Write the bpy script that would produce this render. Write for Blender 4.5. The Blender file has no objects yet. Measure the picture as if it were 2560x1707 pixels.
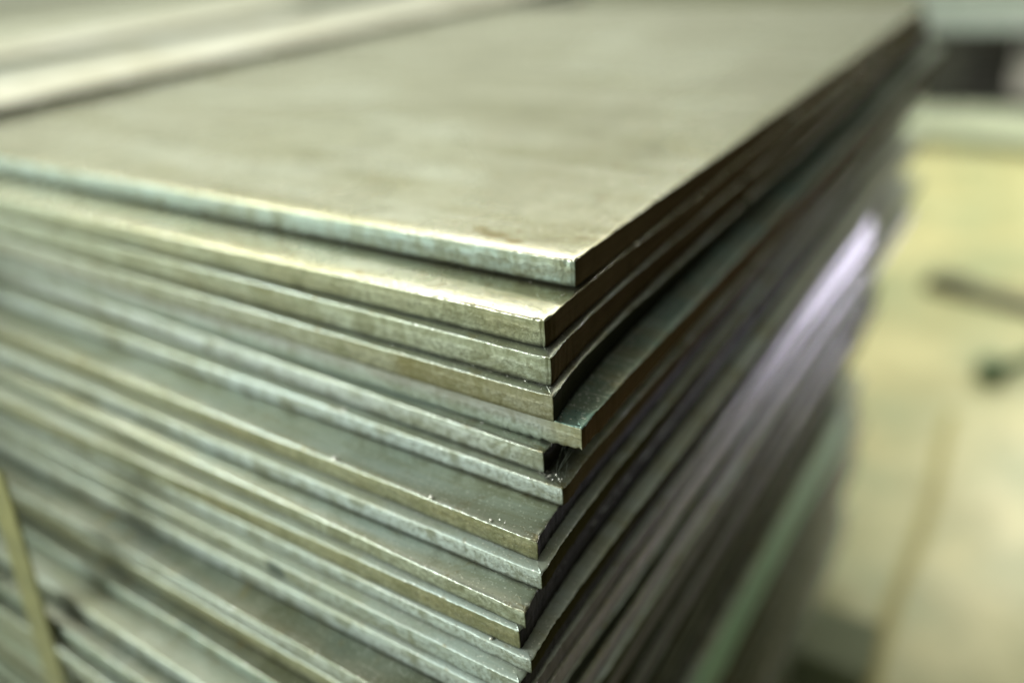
import bpy, bmesh, math, random
from mathutils import Matrix, Vector, Euler, noise

random.seed(7)
S = bpy.context.scene
COL = S.collection
ZT = 0.600            # height of the top sheet's upper face above the floor
T = 0.010             # sheet thickness

# ------------------------------------------------------------------ helpers
def tag(o, label=None, cat=None, group=None, kind=None):
    if label: o['label'] = label
    if cat: o['category'] = cat
    if group: o['group'] = group
    if kind: o['kind'] = kind
    return o

def mesh_obj(name, verts, faces, mats, parent=None, fmat=None, smooth=True):
    me = bpy.data.meshes.new(name)
    me.from_pydata(verts, [], faces)
    for m in mats: me.materials.append(m)
    if fmat:
        me.polygons.foreach_set('material_index', fmat)
    me.polygons.foreach_set('use_smooth', [smooth] * len(me.polygons))
    me.update()
    o = bpy.data.objects.new(name, me)
    COL.objects.link(o)
    if parent: o.parent = parent
    return o

def empty(name, loc, rz=0):
    o = bpy.data.objects.new(name, None); COL.objects.link(o)
    o.location = loc; o.rotation_euler = (0, 0, rz); o.empty_display_size = .02
    return o

def bm_obj(name, bm, mat, parent=None, smooth=False):
    me = bpy.data.meshes.new(name); bm.to_mesh(me); bm.free()
    me.materials.append(mat)
    for p in me.polygons: p.use_smooth = smooth
    o = bpy.data.objects.new(name, me); COL.objects.link(o)
    if parent: o.parent = parent
    return o

def add_box(bm, c, s, rot=(0, 0, 0), bev=0.0):
    M = Matrix.Translation(c) @ Euler(rot).to_matrix().to_4x4() @ Matrix.Diagonal((s[0], s[1], s[2], 1))
    r = bmesh.ops.create_cube(bm, size=1, matrix=M)
    if bev > 0:
        es = list({e for v in r['verts'] for e in v.link_edges})
        bmesh.ops.bevel(bm, geom=es, offset=bev, segments=2, affect='EDGES', profile=.6)

def add_tube(bm, pts, rad, n=8):
    rings = []
    for i, p in enumerate(pts):
        a = Vector(pts[max(i - 1, 0)]); b = Vector(pts[min(i + 1, len(pts) - 1)])
        d = (b - a).normalized()
        u = d.orthogonal().normalized(); v = d.cross(u)
        r = rad[i] if isinstance(rad, (list, tuple)) else rad
        rings.append([bm.verts.new(Vector(p) + (u * math.cos(2 * math.pi * k / n) + v * math.sin(2 * math.pi * k / n)) * r) for k in range(n)])
    for A, B in zip(rings, rings[1:]):
        for k in range(n):
            bm.faces.new((A[k], A[(k + 1) % n], B[(k + 1) % n], B[k]))
    bm.faces.new(rings[0][::-1]); bm.faces.new(rings[-1])

# ------------------------------------------------------------------ materials
class NT:
    def __init__(s, name):
        s.m = bpy.data.materials.new(name); s.m.use_nodes = True
        s.t = s.m.node_tree; s.t.nodes.clear()
        s.out = s.n('ShaderNodeOutputMaterial'); s.b = s.n('ShaderNodeBsdfPrincipled')
        s.l(s.b.outputs[0], s.out.inputs[0])
    def n(s, typ, **kw):
        x = s.t.nodes.new(typ)
        for k, v in kw.items(): setattr(x, k, v)
        return x
    def l(s, a, b): s.t.links.new(a, b)
    def coord(s, scale=(1, 1, 1), off=(0, 0, 0), rot=(0, 0, 0), which='Object'):
        tc = s.n('ShaderNodeTexCoord'); mp = s.n('ShaderNodeMapping')
        mp.inputs['Scale'].default_value = scale; mp.inputs['Location'].default_value = off
        mp.inputs['Rotation'].default_value = rot
        s.l(tc.outputs[which], mp.inputs[0]); return mp.outputs[0]
    def noise(s, vec, scale, detail=4, rough=.55, dist=0):
        x = s.n('ShaderNodeTexNoise'); x.inputs['Scale'].default_value = scale
        x.inputs['Detail'].default_value = detail; x.inputs['Roughness'].default_value = rough
        x.inputs['Distortion'].default_value = dist
        s.l(vec, x.inputs['Vector']); return x.outputs['Fac']
    def ramp(s, fac, stops):
        x = s.n('ShaderNodeValToRGB'); e = x.color_ramp.elements
        while len(e) < len(stops): e.new(.5)
        for k, (p, c) in enumerate(stops):
            e[k].position = p
            e[k].color = (c, c, c, 1) if isinstance(c, (int, float)) else (*c, 1)
        s.l(fac, x.inputs[0]); return x.outputs[0]
    def mix(s, fac, a, b, typ='MIX'):
        x = s.n('ShaderNodeMix', data_type='RGBA', blend_type=typ)
        for v, i in ((fac, 0), (a, 6), (b, 7)):
            if hasattr(v, 'default_value') or isinstance(v, bpy.types.NodeSocket): s.l(v, x.inputs[i])
            elif i == 0: x.inputs[0].default_value = v
            else: x.inputs[i].default_value = (*v, 1) if not isinstance(v, (int, float)) else (v, v, v, 1)
        return x.outputs[2]
    def math(s, op, a, b=0.0):
        x = s.n('ShaderNodeMath', operation=op)
        for i, v in enumerate((a, b)):
            if isinstance(v, bpy.types.NodeSocket): s.l(v, x.inputs[i])
            else: x.inputs[i].default_value = v
        return x.outputs[0]
    def bump(s, h, strength, dist=.0005, prev=None):
        x = s.n('ShaderNodeBump'); x.inputs['Strength'].default_value = strength
        x.inputs['Distance'].default_value = dist; s.l(h, x.inputs['Height'])
        if prev is not None: s.l(prev, x.inputs['Normal'])
        return x.outputs[0]
    def set(s, **kw):
        for k, v in kw.items():
            i = s.b.inputs[k.replace('_', ' ')]
            if isinstance(v, bpy.types.NodeSocket): s.l(v, i)
            elif isinstance(v, tuple): i.default_value = (*v, 1)
            else: i.default_value = v
        return s.m

def top_mat(name, base=(.53, .51, .38), stain=(.31, .30, .16), cool=(.50, .53, .44), rough=.17, seed=0, metal=.95, spots=None):
    n = NT(name); o = (seed * 1.7, seed * .9, seed)
    v = n.coord(off=o)
    vs = n.coord(scale=(.8, 6.0, 1), off=o, rot=(0, 0, math.radians(-8)))        # rolling direction streaks
    vs2 = n.coord(scale=(1, .25, 1), off=o)
    big = n.noise(v, 9, 5, .6, .6)
    c = n.mix(n.ramp(big, [(.40, 0.0), (.66, 1.0)]), base, cool)
    st = n.noise(vs, 7, 6, .62, 1.0)
    c = n.mix(n.math('MULTIPLY', n.ramp(st, [(.42, 0.0), (.62, 1.0)]), .8), c, stain)
    st2 = n.noise(vs2, 45, 4, .6)
    c = n.mix(n.math('MULTIPLY', n.ramp(st2, [(.45, 0.0), (.75, 1.0)]), .25), c, (.58, .56, .47))
    # small rusty and oily spots
    sp = n.noise(v, 95, 5, .7, .5)
    c = n.mix(n.math('MULTIPLY', n.ramp(sp, [(.58, 0.0), (.68, 1.0)]), .6), c, (.24, .19, .07))
    hz = n.noise(v, 22, 5, .7, 1.2)
    c = n.mix(n.math('MULTIPLY', n.ramp(hz, [(.50, 0.0), (.66, 1.0)]), .35), c, (.20, .20, .12))
    for ang, q_ in ((14, .45), (-31, .35), (83, .3)):      # handling scratches
        sc_ = n.noise(n.coord(scale=(1, 45, 1), off=o, rot=(0, 0, math.radians(ang))), 26, 3, .6, .3)
        c = n.mix(n.math('MULTIPLY', n.ramp(sc_, [(.655, 0.0), (.68, 1.0)]), q_), c, (.72, .71, .60))
    gl = n.noise(v, 1300, 1, .5)
    c = n.mix(n.math('MULTIPLY', n.ramp(gl, [(.665, 0.0), (.71, 1.0)]), .85), c, (.85, .85, .78))
    dk = n.noise(v, 900, 2, .6)
    c = n.mix(n.math('MULTIPLY', n.ramp(dk, [(.62, 0.0), (.74, 1.0)]), .35), c, (.12, .12, .09))
    for (cx_, cy_, kx, ky, rot_) in (spots or ()):
        vv = n.coord(off=(-cx_, -cy_, 0))
        mp = n.n('ShaderNodeMapping'); mp.inputs['Rotation'].default_value = (0, 0, rot_); mp.inputs['Scale'].default_value = (kx, ky, 0); n.l(vv, mp.inputs[0])
        ln = n.n('ShaderNodeVectorMath', operation='LENGTH'); n.l(mp.outputs[0], ln.inputs[0])
        dd = n.math('ADD', ln.outputs['Value'], n.math('MULTIPLY', n.math('SUBTRACT', n.noise(v, 420, 5, .7), .5), 1.6))
        c = n.mix(n.math('MULTIPLY', n.ramp(dd, [(.45, 1.0), (1.0, 0.0)]), .7), c, (.22, .16, .03))
    fine = n.noise(n.coord(scale=(1, 12, 1), off=o), 260, 3, .6)
    gr = n.noise(v, 1500, 3, .7)
    r = n.math('ADD', n.math('MULTIPLY', big, .34), rough - .15)
    r = n.math('ADD', r, n.math('MULTIPLY', sp, .12))
    b = n.bump(gr, .45, .00015)
    b = n.bump(fine, .12, .0002, b)
    b = n.bump(n.noise(v, 14, 3), .5, .0008, b)
    return n.set(Base_Color=c, Metallic=metal, Roughness=r, Normal=b)

def front_mat(name, base=(.36, .39, .31), stain=(.22, .20, .09), cool=(.42, .48, .44), amount=.5, seed=0,
              rough=.46, split=.66, special=None):
    """sheared edge: smooth burnished upper band, torn rough lower band, rust and oil"""
    n = NT(name); o = (seed * 2.3, seed, seed * .7)
    v = n.coord(off=o); vl = n.coord(scale=(.35, 1, 1.3), off=o)
    tc = n.n('ShaderNodeTexCoord'); sx = n.n('ShaderNodeSeparateXYZ'); n.l(tc.outputs['Object'], sx.inputs[0])
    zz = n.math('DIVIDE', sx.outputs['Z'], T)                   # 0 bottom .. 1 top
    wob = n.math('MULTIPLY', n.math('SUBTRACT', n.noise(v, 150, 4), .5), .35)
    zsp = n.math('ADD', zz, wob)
    torn = n.ramp(zsp, [(split - .08, 1.0), (split + .06, 0.0)])  # 1 in the torn zone
    c = n.mix(n.ramp(n.noise(vl, 26, 5, .6, .8), [(.38, 0.0), (.62, 1.0)]), base, cool)
    c = n.mix(n.math('MULTIPLY', n.ramp(n.noise(vl, 17, 5, .65, .5), [(.62 - amount * .25, 0.0), (.80 - amount * .25, 1.0)]), .85), c, stain)
    c = n.mix(n.math('MULTIPLY', n.ramp(n.noise(v, 420, 5, .75), [(.44, 0.0), (.62, 1.0)]), n.math('ADD', n.math('MULTIPLY', torn, .40), .26)), c, (.11, .11, .06))
    c = n.mix(n.math('MULTIPLY', n.ramp(n.noise(v, 75, 5, .7, 1.0), [(.47, 0.0), (.60, 1.0)]), .62), c, (.15, .155, .075))
    c = n.mix(n.math('MULTIPLY', n.ramp(n.noise(v, 900, 3, .7), [(.56, 0.0), (.70, 1.0)]), .30), c, (.60, .62, .50))
    c = n.mix(n.math('MULTIPLY', n.ramp(zsp, [(.02, 1.0), (.20, 0.0)]), .75), c, (.06, .06, .035))     # contact shade painted along the bottom of the edge
    if special: c = special(n, c, sx, v, zz)
    h = n.noise(v, 620, 6, .72, .4)
    h = n.mix(torn, n.math('MULTIPLY', h, .35), h)
    b = n.bump(h, .85, .0008)
    b = n.bump(n.noise(n.coord(scale=(1, 1, 9), off=o), 70, 3), .4, .0006, b)
    r = n.math('ADD', n.math('MULTIPLY', torn, .10), rough)
    r = n.math('ADD', r, n.math('MULTIPLY', n.math('SUBTRACT', n.noise(v, 60, 4), .5), .3))
    return n.set(Base_Color=c, Metallic=.55, Roughness=r, Normal=b)

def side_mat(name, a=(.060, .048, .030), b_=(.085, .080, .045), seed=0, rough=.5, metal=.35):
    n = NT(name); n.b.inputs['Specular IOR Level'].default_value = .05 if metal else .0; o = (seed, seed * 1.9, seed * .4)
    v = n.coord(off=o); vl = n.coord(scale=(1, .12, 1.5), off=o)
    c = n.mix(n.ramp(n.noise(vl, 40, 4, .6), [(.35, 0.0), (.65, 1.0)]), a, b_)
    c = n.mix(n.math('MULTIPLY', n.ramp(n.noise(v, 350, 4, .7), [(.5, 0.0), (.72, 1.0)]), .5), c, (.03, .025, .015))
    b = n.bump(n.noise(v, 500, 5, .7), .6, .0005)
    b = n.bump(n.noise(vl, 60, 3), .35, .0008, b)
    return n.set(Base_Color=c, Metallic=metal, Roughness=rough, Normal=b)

TOP_A = top_mat('steel_face_warm', seed=0)
TOP_S = top_mat('steel_face_topmost', base=(.53, .51, .38), stain=(.31, .30, .16), cool=(.50, .53, .44), rough=.17, seed=0, spots=[(-.038, .0090, 110, 260, .1), (-.028, .0065, 200, 420, .1), (-.046, .012, 240, 420, 0)])
TOP_B = top_mat('steel_face_green', base=(.40, .43, .35), stain=(.25, .25, .14), cool=(.40, .46, .44), seed=3, rough=.24)
TOP_C = top_mat('steel_face_teal', base=(.09, .16, .14), stain=(.13, .14, .08), cool=(.12, .21, .18), seed=5, rough=.28, metal=.8)
TOP_D = top_mat('steel_face_pale', base=(.66, .64, .53), stain=(.45, .44, .32), cool=(.72, .74, .68), seed=8, rough=.34)
TOP_F = top_mat('steel_face_frosted', base=(.46, .50, .42), stain=(.34, .35, .22), cool=(.46, .54, .50), seed=12, rough=.42, metal=.6)
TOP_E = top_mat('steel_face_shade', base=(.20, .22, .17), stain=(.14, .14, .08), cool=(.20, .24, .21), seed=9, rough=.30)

def rust_patch(n, c, sx, v, zz):      # fourth sheet: brown rust from the corner to a sharp limit
    e = n.math('ADD', sx.outputs['X'], n.math('MULTIPLY', n.math('SUBTRACT', n.noise(v, 160, 4), .5), .004))
    m = n.ramp(n.math('MULTIPLY', n.math('ADD', e, .1), 5.0), [(.150, 0.0), (.185, 1.0)])
    p = n.ramp(n.noise(n.coord(scale=(.6, 1, 1.6)), 70, 5, .7), [(.30, .35), (.62, 1.0)])
    return n.mix(n.math('MULTIPLY', n.math('MULTIPLY', m, p), .72), c, (.17, .145, .05))

def violet_band(n, c, sx, v, zz):     # fifth sheet: violet primer stain on the upper half, rusty block at the corner
    w = n.math('ADD', zz, n.math('MULTIPLY', n.math('SUBTRACT', n.noise(v, 90, 4), .5), .4))
    c = n.mix(n.math('MULTIPLY', n.ramp(w, [(.38, 0.0), (.75, 1.0)]), .6), c, (.27, .26, .24))
    c = n.mix(n.math('MULTIPLY', n.ramp(w, [(.10, .8), (.50, 0.0)]), .55), c, (.34, .42, .35))
    m = n.ramp(n.math('MULTIPLY', n.math('ADD', n.math('ADD', sx.outputs['X'], n.math('MULTIPLY', n.math('SUBTRACT', n.noise(v, 260, 3), .5), .004)), .1), 5.0), [(.415, 0.0), (.462, 1.0)])
    k = n.mix(n.ramp(n.noise(v, 260, 4, .7), [(.38, 0.0), (.62, 1.0)]), (.26, .25, .15), (.34, .35, .26))
    return n.mix(m, c, k)

def oil_spot(n, c, sx, v, zz):        # thirteenth sheet: dark round oil stain
    dx = n.math('MULTIPLY', n.math('ADD', sx.outputs['X'], .113), 140.0)
    dz_ = n.math('MULTIPLY', n.math('SUBTRACT', zz, .35), 1.1)
    d2 = n.math('ADD', n.math('MULTIPLY', dx, dx), n.math('MULTIPLY', dz_, dz_))
    d2 = n.math('ADD', d2, n.math('MULTIPLY', n.math('SUBTRACT', n.noise(v, 250, 4), .5), .8))
    return n.mix(n.math('MULTIPLY', n.ramp(d2, [(.25, 1.0), (.85, 0.0)]), .85), c, (.05, .07, .06))

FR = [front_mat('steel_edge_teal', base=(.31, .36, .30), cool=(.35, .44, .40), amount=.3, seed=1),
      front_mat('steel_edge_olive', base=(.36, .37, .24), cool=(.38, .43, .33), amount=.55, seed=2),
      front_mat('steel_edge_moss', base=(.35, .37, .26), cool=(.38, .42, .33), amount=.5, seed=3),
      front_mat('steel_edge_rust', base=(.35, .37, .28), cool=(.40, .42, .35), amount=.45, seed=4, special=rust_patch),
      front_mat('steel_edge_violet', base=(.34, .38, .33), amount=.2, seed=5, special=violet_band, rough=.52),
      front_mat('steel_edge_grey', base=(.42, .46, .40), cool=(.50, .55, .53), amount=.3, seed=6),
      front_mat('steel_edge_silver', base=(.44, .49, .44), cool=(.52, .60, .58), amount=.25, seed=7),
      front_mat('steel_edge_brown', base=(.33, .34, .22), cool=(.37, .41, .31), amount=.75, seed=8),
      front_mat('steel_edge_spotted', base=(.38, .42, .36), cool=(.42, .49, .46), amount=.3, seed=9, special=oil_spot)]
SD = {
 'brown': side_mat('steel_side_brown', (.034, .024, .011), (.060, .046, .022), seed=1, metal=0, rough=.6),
 'black': side_mat('steel_side_recess_shade', (.006, .006, .004), (.012, .011, .007), seed=2, rough=.7, metal=.1),  # shade of recesses and gaps put into the side colour
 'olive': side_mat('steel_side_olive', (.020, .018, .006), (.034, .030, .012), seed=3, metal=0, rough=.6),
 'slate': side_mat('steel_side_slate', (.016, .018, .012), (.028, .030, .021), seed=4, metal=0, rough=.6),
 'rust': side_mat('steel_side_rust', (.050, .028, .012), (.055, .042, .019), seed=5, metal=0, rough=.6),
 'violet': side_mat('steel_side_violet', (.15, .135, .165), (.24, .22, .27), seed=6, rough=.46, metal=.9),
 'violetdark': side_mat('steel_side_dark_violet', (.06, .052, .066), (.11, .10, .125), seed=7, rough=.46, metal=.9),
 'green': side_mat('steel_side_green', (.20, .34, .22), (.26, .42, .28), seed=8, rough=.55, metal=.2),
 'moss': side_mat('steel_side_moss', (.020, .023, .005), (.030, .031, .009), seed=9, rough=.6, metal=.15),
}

# ------------------------------------------------------------------ steel sheets
RINGS = [(.0065, .0, 0), (.0042, .00006, 0), (.0028, .00018, 0), (.0016, .00036, 0), (.0007, .00056, 0),
         (.00025, .00074, 0), (.00008, .00096, 0), (.0, .0014, 1), (.0, .0050, 1), (.0001, .0080, 1), (.00045, .0096, 1), (.0012, .0098, 1)]

def sheet(name, x1, y0, ztop, W, L, yaw=0, thick=.0097, mats=None, fine=True, seed=0, rough_corner=0.0, notch=False, amp=1.0, sag=0.0, sskew=0.0, tuck=0.0, roll=1.0):
    """one steel sheet; its near right corner is the object's origin, it runs W to -x and L to +y"""
    step = .0006 if fine else .004
    P = []
    def samp(a, b, L_):
        pts = [a]; s = 0.0
        while s < L_ - 1e-6:
            d = min(s, L_ - s) if not fine else s
            h = step if d < .09 else min(step * (1 + (d - .09) * 60), .010)
            s = min(s + h, L_); pts.append(s)
        return pts
    # perimeter, counter-clockwise from the near right corner: side, back, left, front
    for s in samp(0, 0, L): P.append((0, s, 1, 0, 's', s))
    for s in (0.25, .5, .75): P.append((-W * s, L, 0, 1, 'b', 0))
    P.append((-W, L, -1, 0, 'l', 0))
    for s in (.75, .5, .25): P.append((-W, L * s, -1, 0, 'l', 0))
    fr = samp(0, 0, W)
    for s in reversed(fr[1:]): P.append((-s, 0, 0, -1, 'f', s))
    N = len(P); verts = []; faces = []; fm = []
    corner_r = .0009
    for ri, (ins, dep, side) in enumerate(RINGS):
        dep = dep * thick / .0098 if ri > 6 else dep
        for (x, y, nx, ny, kind, s) in P:
            k = 1.0
            if kind in 'sf':
                # wavering shear line and small chips
                q = noise.noise(Vector((s * 900, seed * 3.1 + dep * 300, 1.5 if kind == 's' else 7.7)))
                q2 = noise.noise(Vector((s * 120, seed * 5.3, 3.5 if kind == 's' else 9.7)))
                q3 = noise.noise(Vector((s * 11, seed * 7.3, 3.5 if kind == 's' else 9.7)))
                w = (.00016 * q + .00018 * q2) * amp * (1 if ri > 3 else .3) + .0004 * q3 * amp
                if kind == 's': w *= 1.8
                w *= min(1, s / .003) * (0 if ri == 0 else 1)
            else: w = 0
            i2 = ins
            if kind != 'f' and ri < 7 and s > .0:      # only the front edge is rolled over by the shear; the sides are square
                g3 = min(1, s / .012) if kind == 's' else 1
                i2 = ins * (1 - .85 * g3) if ri else ins * (1 - .5 * g3); dd3 = dep * (1 - .8 * g3)
            else:
                dd3 = dep * (1 if ri > 6 else .45 + .55 * roll); i2 = ins * (roll if ri < 7 else 1)
                if ri == 0: i2 = ins
            px = x + nx * w; py = y + ny * w
            if kind == 's':
                px -= i2; py = max(py, i2) if y < .02 else py
                if y > L - .02: py = min(py, L - i2)
            elif kind == 'f':
                py += i2; px = min(px, -i2) if x > -.02 else px
                if x < -W + .02: px = max(px, -W + i2)
            elif kind == 'b':
                py -= i2
            else:
                px += i2; py = min(py, L - i2)
            z = -dd3
            if notch and ri >= 7:      # torn lower corner of the fifth sheet
                dd = math.hypot(px, py)
                up = max(0, 1 - dd / .016)
                f = (ri - 7) / 4.0
                z += f * (up * .0012 + .0016 * max(0, noise.noise(Vector((px * 300, py * 300, 2.2)))) * (dd < .03))
                if kind == 'f' and px > -.0125: py += .0010 * abs(noise.noise(Vector((px * 350, ri * .8, 0)))) * f
            if rough_corner and ri >= 5:
                dd = math.hypot(px, py)
                if dd < .006:
                    g = rough_corner * (1 - dd / .006) * (noise.noise(Vector((px * 700, py * 700, ri * .9 + seed))) * .6 + .35)
                    px -= g; py += g
            # plates are never quite flat
            verts.append((px + py * sskew - tuck * (1 - math.exp(-max(py, 0) / .022)), py + px * math.tan(yaw), z + thick))
    for r in range(len(RINGS) - 1):
        for i in range(N):
            j = (i + 1) % N
            faces.append((r * N + i, r * N + j, (r + 1) * N + j, (r + 1) * N + i))
            kd = P[i][4] if P[i][4] != 'f' else 'f'
            if r < 6: fm.append(0)
            else: fm.append(2 if kd in 'sbl' else 1)
    # flip: outer shell should face outward
    faces = [f[::-1] for f in faces]
    nv = len(verts); verts += verts[:N]
    faces.append(tuple(range(nv, nv + N))); fm.append(0)
    faces.append(tuple(reversed(range((len(RINGS) - 1) * N, len(RINGS) * N)))); fm.append(1)
    # weld coincident corner points, ring by ring
    key = {}; remap = []; nv2 = []
    for vi, co in enumerate(verts):
        k_ = (round(co[0] * 2e5), round(co[1] * 2e5), round(co[2] * 2e5), vi >= nv)
        if k_ not in key: key[k_] = len(nv2); nv2.append(co)
        remap.append(key[k_])
    F2 = []; fm2 = []
    for f, m_ in zip(faces, fm):
        g_ = []
        for q in f:
            q = remap[q]
            if q not in g_ if len(f) < 9 else (not g_ or g_[-1] != q): g_.append(q)
        if len(f) > 8: g_ = list(dict.fromkeys(g_))
        if len(g_) >= 3 and len(set(g_)) == len(g_): F2.append(tuple(g_)); fm2.append(m_)
    o = mesh_obj(name, nv2, F2, mats, fmat=fm2)
    for p_ in o.data.polygons:
        if len(p_.vertices) > 8: p_.use_smooth = False
    o.location = (x1, y0, ztop - thick)
    return o

G = 'steel sheets stacked in the near pile'
#        x1     y0     dz(mm)  yaw(deg)  L     top    front side   fine
rows = [
 (0.0, 0.0, 0.0,    0.05, .672, TOP_S, 0, 'brown', 'topmost steel sheet with a broad clean olive-grey face and teal-grey cut edge'),
 (1.4, -22.9, 11.3,   0.0, .715, TOP_A, 1, 'brown', 'steel sheet just under the topmost one, its bright front rim jutting forward past it'),
 (5.5, -26.7, 22.0,   -0.4,  .735, TOP_B, 2, 'brown', 'third steel sheet from the top, with a mossy grey edge and thin silver rim'),
 (7.8, -30.3, 33.3,   -0.6,  .745, TOP_B, 3, 'slate', 'fourth steel sheet from the top, its front edge crusted with brown rust at the corner'),
 (16.6, -28.1, 44.0,   -0.9,  .750, TOP_C, 4, 'rust',  'steel sheet sticking out to the right with a teal top strip and torn yellowish corner'),
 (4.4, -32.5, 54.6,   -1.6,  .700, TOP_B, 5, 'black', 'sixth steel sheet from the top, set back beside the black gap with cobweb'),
 (13.1, -35.6, 64.1,   -0.4,  .715, TOP_B, 6, 'brown', 'seventh steel sheet from the top, pale grey edge right below the cobweb'),
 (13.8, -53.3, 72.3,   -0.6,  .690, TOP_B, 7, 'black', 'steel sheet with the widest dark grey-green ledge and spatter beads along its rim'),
 (16.8, -56.7, 81.5,   -0.2,  .700, TOP_F, 6, 'olive', 'ninth steel sheet from the top, pale silvery edge below the wide dark ledge'),
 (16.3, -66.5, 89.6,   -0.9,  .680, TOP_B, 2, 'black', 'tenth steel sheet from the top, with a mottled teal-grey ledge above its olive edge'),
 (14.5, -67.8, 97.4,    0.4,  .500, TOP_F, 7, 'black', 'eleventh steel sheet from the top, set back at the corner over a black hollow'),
 (19.0, -68.9, 106.9,   -0.3,  .690, TOP_F, 6, 'olive', 'twelfth steel sheet from the top, whose bright corner tip shows under the black hollow'),
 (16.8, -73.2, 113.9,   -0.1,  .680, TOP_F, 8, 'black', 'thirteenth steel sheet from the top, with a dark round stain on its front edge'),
 (17.5, -74.8, 122.9,    0.1,  .500, TOP_F, 6, 'violetdark', 'fourteenth steel sheet from the top, pale edge overhanging the wide shaded ledge'),
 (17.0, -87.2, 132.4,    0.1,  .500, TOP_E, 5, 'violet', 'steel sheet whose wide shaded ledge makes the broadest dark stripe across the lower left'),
 (17.5, -88.0, 141.9,   -0.3,  .690, TOP_F, 7, 'slate', 'yellow-brown stained steel sheet lying flush under the one with the broadest dark ledge'),
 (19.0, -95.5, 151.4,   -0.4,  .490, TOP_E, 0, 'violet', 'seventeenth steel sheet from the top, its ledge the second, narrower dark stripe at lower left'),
 (19.5, -105.5, 160.9,    0.0,  .680, TOP_F, 6, 'moss', 'eighteenth steel sheet from the top, near the bottom left beside the yellow strap'),
]
random.seed(11)
sheets = []
SK = {1: 0, 2: -.002, 3: -.003, 4: 0, 5: .002, 6: -.003, 7: -.008, 8: -.004, 9: -.008, 10: -.008, 11: .010, 12: .008, 13: .010, 14: .013, 15: .018, 16: .012, 17: .018}
TU = [0, 1.2, 4.0, 5.2, 1.5, 1, 1.5, 3.5, 3.0, 4.5, 3, 2.5, 2.5, 2, 1, 1, 1, 1]
ZS = [r[2] / 1000 for r in rows] + [.1704]
SKEW = [math.tan(math.radians(r[3])) for r in rows]
prev = 0
dzs = [r[2] for r in rows]
for i, (x1, y0, dz, yaw, L, tm, fi, sd, lab) in enumerate(rows):
    o = sheet('steel_sheet', x1 / 1000, y0 / 1000, ZT - dz / 1000, .473 + (random.uniform(-.004, .004) if i else 0), L,
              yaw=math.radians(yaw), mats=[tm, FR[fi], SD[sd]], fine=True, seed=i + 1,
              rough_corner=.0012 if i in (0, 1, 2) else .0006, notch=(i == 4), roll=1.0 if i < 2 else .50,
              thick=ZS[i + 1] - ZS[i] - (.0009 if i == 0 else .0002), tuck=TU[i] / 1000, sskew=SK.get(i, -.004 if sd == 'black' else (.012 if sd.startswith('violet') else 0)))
    tag(o, lab, 'steel sheet', G); sheets.append(o)

lower = [
 ('violetdark', 'dark violet steel sheet edge in the lower right of the pile, above the green one', .40),
 ('olive', None, .56), ('slate', None, .55), ('violetdark', 'lowest dark violet steel sheet edge, blurred, low on the right side of the pile', .39),
 ('slate', None, .53), ('olive', None, .54), ('moss', None, .52), ('slate', None, .55), ('olive', None, .50),
 ('green', 'upper of the pale green painted steel sheet edges low on the right of the pile', .40),
 ('green', 'lower of the pale green painted steel sheet edges low on the right of the pile', .405),
 ('green', 'third one down of the pale green painted steel sheet edges on the right side', .405),
 ('green', 'fourth one down of the pale green painted steel sheet edges on the right side', .41),
 ('green', 'bottom one of the five pale green painted steel sheet edges on the right side', .41),
]
z = .1704; k = 0
while z < .548:
    if k < len(lower): sd, lab, L = lower[k]
    else: sd, lab, L = random.choice(['moss', 'olive', 'moss', 'rust', 'slate']), None, random.uniform(.50, .60)
    x1 = .019 + random.uniform(-.0008, .0008) + (.003 if sd == 'green' else 0)
    y0 = -.114 + random.uniform(-.004, .004)
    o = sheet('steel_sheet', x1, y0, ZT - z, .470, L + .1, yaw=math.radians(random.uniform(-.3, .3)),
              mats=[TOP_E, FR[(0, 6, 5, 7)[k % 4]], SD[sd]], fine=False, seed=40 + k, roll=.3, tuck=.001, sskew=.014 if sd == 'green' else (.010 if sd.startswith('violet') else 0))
    tag(o, lab or 'blurred steel sheet low in the pile with a dark olive or brown edge', 'steel sheet',
        G if lab else 'lower steel sheets of the near pile with dull dark edges')
    sheets.append(o); z += T; k += 1
zbot = ZT - z + T - .0098

# ------------------------------------------------------------------ neighbouring pile (left, behind the gap)
for (xr, dz, W, mat, lab, y0, L) in [
    (-.4780, -.0062, .128, TOP_D, 'pale cream steel plate directly across the dark gap from the topmost sheet', -.40, 1.25),
    (-.6070, -.0035, .100, TOP_B, 'grey steel strip lying behind the pale cream plate at upper left', -.40, 1.3),
    (-.7090, -.0085, .120, TOP_D, 'whitest steel plate in the neighbouring pile at upper left', -.40, 1.0),
    (-.8310, -.0020, .420, TOP_A, 'farthest dull brownish steel plate in the neighbouring pile at upper left', -.40, 1.35)]:
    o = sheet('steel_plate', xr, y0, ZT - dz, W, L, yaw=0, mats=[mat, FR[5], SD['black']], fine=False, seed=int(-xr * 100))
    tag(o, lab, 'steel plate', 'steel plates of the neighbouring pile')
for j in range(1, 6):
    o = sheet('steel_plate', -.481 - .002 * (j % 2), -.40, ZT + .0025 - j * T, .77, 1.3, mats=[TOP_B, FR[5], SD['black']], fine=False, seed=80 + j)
    tag(o, 'lower steel plate of the neighbouring pile down in the dark gap', 'steel plate', 'lower plates of the neighbouring pile')

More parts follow.
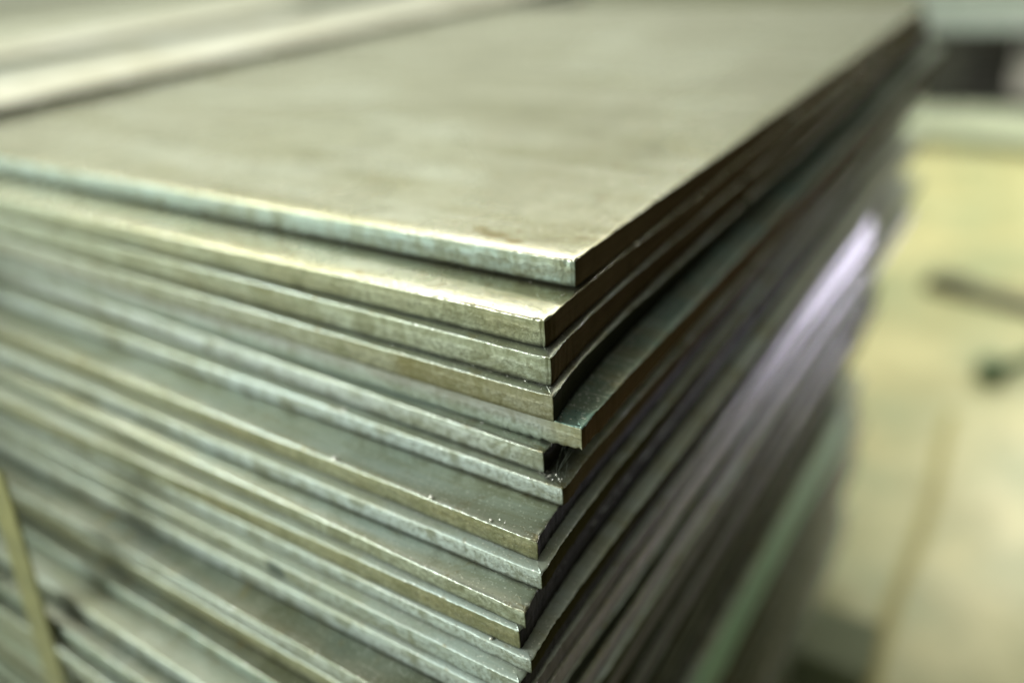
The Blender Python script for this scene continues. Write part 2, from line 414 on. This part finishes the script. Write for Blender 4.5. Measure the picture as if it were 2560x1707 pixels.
# ------------------------------------------------------------------ timber bearers, floor
def wood(name, a, b, seed=0):
    n = NT(name); v = n.coord(scale=(1, 14, 14), off=(seed, seed, 0))
    c = n.mix(n.ramp(n.noise(v, 6, 6, .65, .6), [(.3, 0.0), (.7, 1.0)]), a, b)
    return n.set(Base_Color=c, Roughness=.8, Normal=n.bump(n.noise(v, 20, 5), .6, .002))
W1 = wood('bearer_wood', (.16, .19, .12), (.24, .27, .18))
W2 = wood('bearer_wood_brown', (.12, .08, .045), (.18, .13, .07), 3)
for (y, xr, m, lab) in [(.42, .082, W1, 'grey-green timber bearer end sticking out under the pile at the lower right'),
                        (.02, .030, W2, 'brown timber bearer under the near end of the pile')]:
    bm = bmesh.new(); h = zbot - .001
    add_box(bm, (xr - .30, y, h / 2 + .0005), (.60, .075, h), bev=.004)
    for v in bm.verts:
        v.co += Vector((0, noise.noise(v.co * 40) * .002, 0))
    o = bm_obj('timber_bearer', bm, m); tag(o, lab, 'timber')

n = NT('concrete_floor')
v = n.coord()
c = n.mix(n.ramp(n.noise(v, 5, 5, .6, .3), [(.38, 0.0), (.60, 1.0)]), (.50, .48, .26), (.31, .34, .19))
c = n.mix(n.math('MULTIPLY', n.ramp(n.noise(v, 7.5, 6, .65), [(.48, 0.0), (.60, 1.0)]), .6), c, (.32, .31, .15))
c = n.mix(n.math('MULTIPLY', n.ramp(n.noise(v, 30, 5, .7), [(.55, 0.0), (.75, 1.0)]), .4), c, (.26, .24, .14))
FLOOR = n.set(Base_Color=c, Roughness=n.math('ADD', n.math('MULTIPLY', n.noise(v, 4), .3), .28), Normal=n.bump(n.noise(v, 60, 5), .15, .002))
g = 30
verts = [(-14 + i * 28 / g, -6 + j * 28 / g, 0) for j in range(g + 1) for i in range(g + 1)]
faces = [(j * (g + 1) + i, j * (g + 1) + i + 1, (j + 1) * (g + 1) + i + 1, (j + 1) * (g + 1) + i) for j in range(g) for i in range(g)]
tag(mesh_obj('floor', verts, faces, [FLOOR]), kind='structure')

# dark joint sealant running across the floor
DARK = NT('sealant'); v = DARK.coord()
DARK = DARK.set(Base_Color=DARK.mix(DARK.noise(v, 30), (.30, .28, .11), (.36, .33, .15)), Roughness=.7)
def strip(name, pts, w, h, mat, seed=0):
    bm = bmesh.new(); L_ = []; 
    for i, p in enumerate(pts):
        a = Vector(pts[max(i - 1, 0)]); b = Vector(pts[min(i + 1, len(pts) - 1)]); d = (b - a).normalized(); s = Vector((d.y, -d.x, 0))
        ww = w * (1 + .3 * noise.noise(Vector((i * .7, seed, 0))))
        L_.append([bm.verts.new(Vector(p) + s * ww * q + Vector((0, 0, zz))) for q, zz in ((-.5, .0005), (-.35, h), (.35, h), (.5, .0005))])
    for A, B in zip(L_, L_[1:]):
        for k in range(3): bm.faces.new((A[k], A[k + 1], B[k + 1], B[k]))
    return bm_obj(name, bm, mat)
o = strip('floor_joint', [(.086 + .004 * math.sin(i * .9), .20 + i * .06, 0) for i in range(14)], .016, .0015, DARK)
tag(o, 'dark sealed joint line running across the yellow floor beside the pile', 'floor joint')

# ------------------------------------------------------------------ clutter on the floor (out of focus)
def paint(name, col, col2, rough=.5, metal=0.0, sc=20):
    n = NT(name); v = n.coord()
    c = n.mix(n.ramp(n.noise(v, sc, 5, .65), [(.35, 0.0), (.65, 1.0)]), col, col2)
    return n.set(Base_Color=c, Roughness=rough, Metallic=metal, Normal=n.bump(n.noise(v, sc * 8, 4), .3, .001))
PDK = paint('dark_scrap', (.035, .035, .015), (.07, .065, .03))
PGR = paint('green_handle', (.03, .09, .035), (.05, .12, .05))
PST = paint('rack_paint', (.22, .27, .25), (.30, .33, .32))
PGN = paint('pale_green_paint', (.40, .46, .34), (.48, .52, .40))
PBK = paint('black_iron', (.012, .012, .010), (.025, .025, .020))
PGY = paint('grey_crate', (.28, .26, .26), (.36, .34, .33))

# flat offcut bar lying on the floor
bm = bmesh.new()
add_box(bm, (0, 0, .010), (.30, .045, .018), bev=.003)
add_box(bm, (-.11, 0, .024), (.07, .040, .010), bev=.002)
bmesh.ops.subdivide_edges(bm, edges=[e for e in bm.edges if e.calc_length() > .1], cuts=6)
for v_ in bm.verts: v_.co.z += .003 * noise.noise(v_.co * 30) if v_.co.z > .012 else 0
o = bm_obj('offcut_bar', bm, PDK); o.location = (.125, 1.40, .0005); o.rotation_euler = (0, 0, math.radians(-12))
tag(o, 'dark flat offcut of bar lying on the yellow floor at the right edge', 'scrap metal')

# green-handled hook lying on the floor: round knob and bent rod
root = empty('floor_hook', (.118, 1.10, 0))
tag(root, 'dark green hook with a round knob lying on the floor at the right edge', 'hook')
bm = bmesh.new()
bmesh.ops.create_uvsphere(bm, u_segments=20, v_segments=12, radius=.022, matrix=Matrix.Translation((0, 0, .0205)) @ Matrix.Diagonal((1, 1.1, .9, 1)))
bm_obj('knob', bm, PGR, root, True)
bm = bmesh.new()
add_tube(bm, [(0.012, .01, .018), (.035, .05, .016), (.058, .10, .012), (.075, .16, .010), (.082, .21, .010), (.075, .24, .010)], .0075, 10)
bm_obj('rod', bm, PGR, root, True)

# background rack at the far end
root = empty('storage_rack', (-.06, 2.85, 0), math.radians(4))
tag(root, 'grey steel storage rack standing on the floor behind the far end of the pile', 'rack')
bm = bmesh.new()
for x in (-.16, .92):
    bm = bmesh.new(); add_box(bm, (x, -.05, .141), (.12, .07, .28), bev=.006); bm_obj('post', bm, PBK, root)
bm = bmesh.new()
add_box(bm, (.38, -.06, .352), (1.30, .09, .12), bev=.008); add_box(bm, (.38, -.115, .405), (1.30, .03, .014), bev=.003); add_box(bm, (.38, -.115, .299), (1.30, .03, .014), bev=.003)
bm_obj('beam', bm, PST, root)
bm = bmesh.new()
add_box(bm, (.38, .20, .05), (1.0, .42, .02), bev=.004)
for k in range(5): add_box(bm, (-.04 + k * .21, .20, .0685), (.12, .44, .016), bev=.003)
bm_obj('shelf', bm, PBK, root)
bm = bmesh.new()
add_box(bm, (.38, .42, .20), (1.16, .02, .38), bev=.003)
add_box(bm, (.38, .405, .20), (1.16, .014, .05), bev=.002)
bm_obj('back_panel', bm, PBK, root)
# grey crate on the rack's shelf
root = empty('crate', (.11, 2.93, .0785), math.radians(3))
tag(root, 'small grey crate sitting on the dark rack at the upper right', 'crate')
bm = bmesh.new()
add_box(bm, (0, 0, .008), (.26, .20, .014), bev=.002)
for sx_, sy_, wx, wy in ((-.125, 0, .012, .20), (.125, 0, .012, .20), (0, -.095, .236, .012), (0, .095, .236, .012)):
    add_box(bm, (sx_, sy_, .075), (wx, wy, .12), bev=.002)
add_box(bm, (0, -.104, .125), (.27, .012, .02), bev=.002)
bm_obj('box_body', bm, PGY, root)
bm = bmesh.new(); add_tube(bm, [(-.04, -.112, .08), (-.04, -.125, .08), (.04, -.125, .08), (.04, -.112, .08)], .005, 8)
bm_obj('handle', bm, PBK, root)

# pale green low platform in front of the rack
root = empty('platform', (-.02, 2.62, 0), math.radians(-4))
tag(root, 'low pale green platform on the floor in front of the dark rack', 'platform')
bm = bmesh.new(); add_box(bm, (.20, 0, .040), (1.0, .34, .022), bev=.004)
bm_obj('deck', bm, PGN, root)
for x in (-.22, .20, .62):
    bm = bmesh.new(); add_box(bm, (x, 0, .0145), (.07, .30, .027), bev=.002); bm_obj('runner', bm, PST, root)

# ------------------------------------------------------------------ strapping band, leaning on the front at the left
n = NT('strap_yellow'); v = n.coord()
c = n.mix(n.ramp(n.noise(v, 90, 4), [(.35, 0.0), (.7, 1.0)]), (.23, .22, .09), (.14, .14, .06))
STRAP = n.set(Base_Color=c, Roughness=.45, Metallic=.2, Normal=n.bump(n.noise(v, 300, 3), .3, .0004))
def band(pts, w, th, mat, name, parent=None, wdir=Vector((1, 0, .24))):
    bm = bmesh.new(); R_ = []
    wd = wdir.normalized()
    for i, p in enumerate(pts):
        a = Vector(pts[max(i - 1, 0)]); b = Vector(pts[min(i + 1, len(pts) - 1)]); d = (b - a).normalized()
        nrm = d.cross(wd).normalized()
        R_.append([bm.verts.new(Vector(p) + wd * sx_ * w / 2 + nrm * t_ * th / 2) for sx_, t_ in ((-1, -1), (-.9, 1), (.9, 1), (1, -1))])
    for A, B in zip(R_, R_[1:]):
        for k in range(4): bm.faces.new((A[k], A[(k + 1) % 4], B[(k + 1) % 4], B[k]))
    bm.faces.new(R_[0]); bm.faces.new(R_[-1][::-1])
    bmesh.ops.recalc_face_normals(bm, faces=bm.faces)
    return bm_obj(name, bm, mat, parent)
KP = [(-.262, -.128, .052), (-.238, -.116, .068), (-.222, -.108, .090), (-.2195, -.1125, .130), (-.2195, -.1165, .168), (-.2205, -.1200, .206), (-.222, -.1215, .28), (-.224, -.120, .52)]
pts = []
for p0, p1 in zip(KP, KP[1:]):
    for q in range(6):
        u = q / 6; pts.append((p0[0] + (p1[0] - p0[0]) * u, p0[1] + (p1[1] - p0[1]) * u, ZT - (p0[2] + (p1[2] - p0[2]) * u)))
o = band(pts, .0200, .0010, STRAP, 'packing_strap', wdir=Vector((1, 0, .05)))
tag(o, 'yellow packing strap running down the front of the pile at the lower left', 'strap')

# ------------------------------------------------------------------ spatter beads on the rims
n = NT('spatter'); v = n.coord()
BEAD = n.set(Base_Color=n.mix(n.noise(v, 900), (.80, .76, .70), (.6, .58, .5)), Metallic=.25, Roughness=.25)
def world_on(i, xloc, yloc):
    """a point on the upper face of sheet i, local coordinates from its near right corner"""
    o = sheets[i]
    return Vector((o.location.x + xloc, o.location.y + yloc + xloc * SKEW[i], ZT - ZS[i]))
beads = [(6, -.098, .0011, .0009, 'spatter bead left of centre on the pale rim just above the wide dark ledge'),
         (7, -.088, .0008, .0011, 'largest spatter bead on the rim of the wide dark ledge'),
         (7, -.043, .0009, .0008, 'peaked spatter bead midway along the rim of the wide dark ledge'),
         (1, -.072, .0100, .0006, 'small bright crumb on the ledge just under the topmost sheet'),
         (7, -.0185, .0011, .0005, 'tiny cluster-end bead on the wide dark ledge near its corner'),
         (11, -.016, .0009, .0005, 'small bead low on the front edge near the bottom centre of the photo')]
for (si, xl, yl, r, lab) in beads:
    bm = bmesh.new(); bmesh.ops.create_icosphere(bm, subdivisions=3, radius=r)
    for v_ in bm.verts:
        v_.co *= 1 + .22 * noise.noise(v_.co * 900 + Vector((xl * 99, 0, 0))); v_.co.z *= .75
        v_.co.x *= 1.35
    o = bm_obj('spatter_bead', bm, BEAD, None, True); p = world_on(si, xl, yl); o.location = (p.x, p.y, p.z + r * .35)
    tag(o, lab, 'metal bead', 'spatter beads on the sheet rims')

# fine grit and swarf (nobody could count it)
def grit(name, mat, spots, seed, label):
    random.seed(seed); V = []; F = []
    for (si, x0, x1, y0, y1, n_, r0, r1) in spots:
        for _ in range(n_):
            xl = random.uniform(x0, x1); yl = y0 + (y1 - y0) * random.random()
            r = r0 + (r1 - r0) * random.random() ** 3
            p = world_on(si, xl, yl); dz = 0
            p.x -= TU[si] / 1000 * (1 - math.exp(-max(yl, 0) / .022)) - yl * SK.get(si, 0)
            e = min(yl, -xl)
            for (ins, dep, _s), (ins2, dep2, _t) in zip(RINGS[:7], RINGS[1:8]):
                if ins2 <= e <= ins: dz = dep + (dep2 - dep) * (ins - e) / max(ins - ins2, 1e-6)
            p.z += r * .3 - dz
            b = len(V)
            a = random.uniform(0, 6.28); s = [random.uniform(.6, 1.5) for _ in range(6)]
            for q, (dx, dy, dz2) in enumerate(((1, 0, 0), (-1, 0, 0), (0, 1, 0), (0, -1, 0), (0, 0, .8), (0, 0, -.6))):
                V.append((p.x + (dx * math.cos(a) - dy * math.sin(a)) * r * s[q], p.y + (dx * math.sin(a) + dy * math.cos(a)) * r * s[q], p.z + dz2 * r * s[q]))
            for f in ((0, 2, 4), (2, 1, 4), (1, 3, 4), (3, 0, 4), (2, 0, 5), (1, 2, 5), (3, 1, 5), (0, 3, 5)): F.append(tuple(b + q for q in f))
    o = mesh_obj(name, V, F, [mat], smooth=False); tag(o, label, 'metal grit', kind='stuff')
grit('swarf_grit', BEAD, [(0, -.10, -.001, .002, .10, 160, .00006, .00026), (0, -.16, -.001, .03, .22, 40, .0001, .0003), (1, -.12, -.0015, .002, .024, 60, .00006, .0003),
     (3, -.09, -.0005, .0006, .005, 260, .00008, .00030), (3, -.006, -.0004, .004, .035, 120, .00008, .00035),
     (2, -.08, -.0005, .0003, .004, 60, .00006, .0002), (2, -.004, -.0003, .003, .03, 60, .0001, .0004),
     (1, -.004, -.0003, .001, .02, 50, .0001, .0004), (5, -.06, -.001, .001, .004, 120, .0001, .0004),
     (7, -.07, -.0005, .0006, .003, 120, .0001, .00035), (7, -.05, -.003, .003, .014, 40, .00006, .0002),
     (8, -.06, -.0005, .0003, .003, 60, .0001, .0003), (9, -.11, -.001, .0005, .002, 140, .0001, .0003), (10, -.12, -.001, .0005, .002, 120, .0001, .0003),
     (13, -.12, -.03, .0005, .002, 60, .0001, .0003), (6, -.012, -.002, .001, .006, 50, .0001, .0004)], 5,
     'bright metal grit and swarf scattered over the ledges near the corner')
GR2 = NT('dark_grit').set(Base_Color=(.03, .03, .02), Roughness=.7)
grit('dark_grit', GR2, [(0, -.12, -.001, .001, .08, 70, .00006, .0002), (1, -.10, -.001, .001, .024, 50, .00006, .00035), (3, -.09, -.0004, .0012, .005, 260, .00008, .00035),
     (2, -.09, -.0004, .0003, .004, 80, .00008, .0002), (7, -.09, -.001, .002, .014, 60, .00008, .0002), (5, -.05, -.001, .001, .004, 60, .0001, .0003),
     (4, -.010, -.001, .003, .030, 40, .0001, .0003), (9, -.06, -.001, .002, .008, 40, .00008, .00025)], 6,
     'dark grit and oily crumbs lying in the corners between the sheets')

# cobweb in the black gap under the torn corner
n = NT('cobweb'); v = n.coord()
n.b.inputs['Alpha'].default_value = .8
WEB = n.set(Base_Color=(.20, .23, .18), Roughness=.6)
bm = bmesh.new(); random.seed(21)
top = [Vector((.0085 + random.uniform(-.0015, .005), -.0270 + random.uniform(-.0005, .002), ZT - .0546)) for _ in range(4)]
hub = Vector((.0098, -.0305, ZT - .0590))
for i, a in enumerate(top):
    b = Vector((.0105 + random.uniform(-.003, .0015), -.0335 + random.uniform(-.0012, .002), ZT - .0640))
    mid = (a + b) / 2 + Vector((random.uniform(-.001, .001), random.uniform(-.001, .001), -.0008))
    if i % 2: mid = hub + Vector((random.uniform(-.0004, .0004), 0, random.uniform(-.0005, .0005)))
    add_tube(bm, [a, (a + mid) / 2 + Vector((0, 0, -.0002)), mid, (mid + b) / 2, b], .000025, 5)
for _ in range(9):   # dusty tangle at the foot
    a = Vector((.0085 + random.uniform(-.003, .003), -.0335 + random.uniform(-.001, .003), ZT - .0638 + random.uniform(0, .0015)))
    add_tube(bm, [a + Vector([random.uniform(-.0012, .0012) for _ in range(3)]) * s for s in (0, .5, 1)], .00003, 4)
o = bm_obj('cobweb', bm, WEB, None, True)
tag(o, 'wispy dusty cobweb strands in the black gap under the torn sheet corner', 'cobweb')

# ------------------------------------------------------------------ camera
cam_d = bpy.data.cameras.new('camera'); cam = bpy.data.objects.new('camera', cam_d); COL.objects.link(cam)
R3 = Matrix(((0.8396210148631916, -0.20732746989823547, 0.5020476786378962),
             (0.5396260426141393, 0.4238394395351001, -0.7274365014399369),
             (-0.061970037378617754, 0.8816889756145125, 0.46774380246789404)))
M = R3.to_4x4(); M.translation = Vector((0.12263871944777985, -0.21733479176842888, 0.10307925484394233 + ZT))
cam.matrix_world = M
cam_d.sensor_width = 36; cam_d.lens = 36 * 2044.97 / 2560
cam_d.clip_start = .01; cam_d.clip_end = 200
cam_d.dof.use_dof = True; cam_d.dof.focus_distance = .2585
APER = .0135
cam_d.dof.aperture_fstop = cam_d.lens / 1000 / APER
cam_d.dof.aperture_blades = 0
S.camera = cam

# ------------------------------------------------------------------ light
w = bpy.data.worlds.new('World'); S.world = w; w.use_nodes = True
t = w.node_tree; t.nodes.clear()
out = t.nodes.new('ShaderNodeOutputWorld'); bg = t.nodes.new('ShaderNodeBackground'); t.links.new(bg.outputs[0], out.inputs[0])
tc = t.nodes.new('ShaderNodeTexCoord'); sp = t.nodes.new('ShaderNodeSeparateXYZ'); t.links.new(tc.outputs['Generated'], sp.inputs[0])
cr = t.nodes.new('ShaderNodeValToRGB'); e = cr.color_ramp.elements
mr = t.nodes.new('ShaderNodeMapRange'); mr.inputs[1].default_value = -1; mr.inputs[2].default_value = 1; t.links.new(sp.outputs['Z'], mr.inputs[0]); t.links.new(mr.outputs[0], cr.inputs[0])
stops = [(.0, (.10, .10, .07)), (.42, (.20, .21, .15)), (.52, (.51, .54, .42)), (.66, (.62, .66, .52)), (1.0, (.32, .32, .28))]
while len(e) < len(stops): e.new(.5)
for k_, (p_, c_) in enumerate(stops): e[k_].position = p_; e[k_].color = (*c_, 1)
# dimmer towards the right-hand side of the hall
mx = t.nodes.new('ShaderNodeMapRange'); mx.inputs[1].default_value = -.9; mx.inputs[2].default_value = .65; mx.inputs[3].default_value = 1.55; mx.inputs[4].default_value = .08
t.links.new(sp.outputs['X'], mx.inputs[0]); t.links.new(cr.outputs[0], bg.inputs[0]); t.links.new(mx.outputs[0], bg.inputs[1])

def area(name, loc, target, size, power, col, size_y=None, spread=None):
    d = bpy.data.lights.new(name, 'AREA'); d.energy = power; d.color = col; d.size = size
    if spread: d.spread = math.radians(spread)
    if size_y: d.shape = 'RECTANGLE'; d.size_y = size_y
    o = bpy.data.objects.new(name, d); COL.objects.link(o); o.location = loc
    o.rotation_euler = (Vector(target) - Vector(loc)).to_track_quat('-Z', 'Y').to_euler(); return o
area('hall_lamp_overhead', (-.5, 1.3, 2.5), (-.1, .2, .6), 1.6, 14, (1, .97, .82), .35)
area('hall_lamp_front', (-1.6, -1.3, 1.35), (-.2, 0, .45), .9, 66, (.92, 1, .98))
area('added_floor_glow', (.30, 2.15, 1.1), (.0, 2.10, 0), .25, 18, (1, .97, .80))  # unseen light added to make the bright patch on the far floor
area('added_floor_fill', (.80, 1.2, 2.2), (.62, 1.2, 0), .6, 2.6, (1, .96, .76), None, 60)  # unseen fill added to brighten the floor beside the pile
area('added_violet_sheen', (.33, 1.25, .15), (.02, .42, .42), .36, .33, (.86, .82, 1), .28, 24)  # unseen lavender light added only for the sheen on the sheet sides
area('added_rim_strip', (-2.9, 2.7, 3.9), (-.2, .1, .6), 5.0, 108, (1, .96, .86), .35)  # unseen strip added so the rolled front rims catch a bright reflection

S.view_settings.view_transform = 'Standard'; S.view_settings.look = 'None'; S.view_settings.exposure = 0; S.view_settings.gamma = 1
S.render.engine = 'CYCLES'
S.cycles.max_bounces = 6
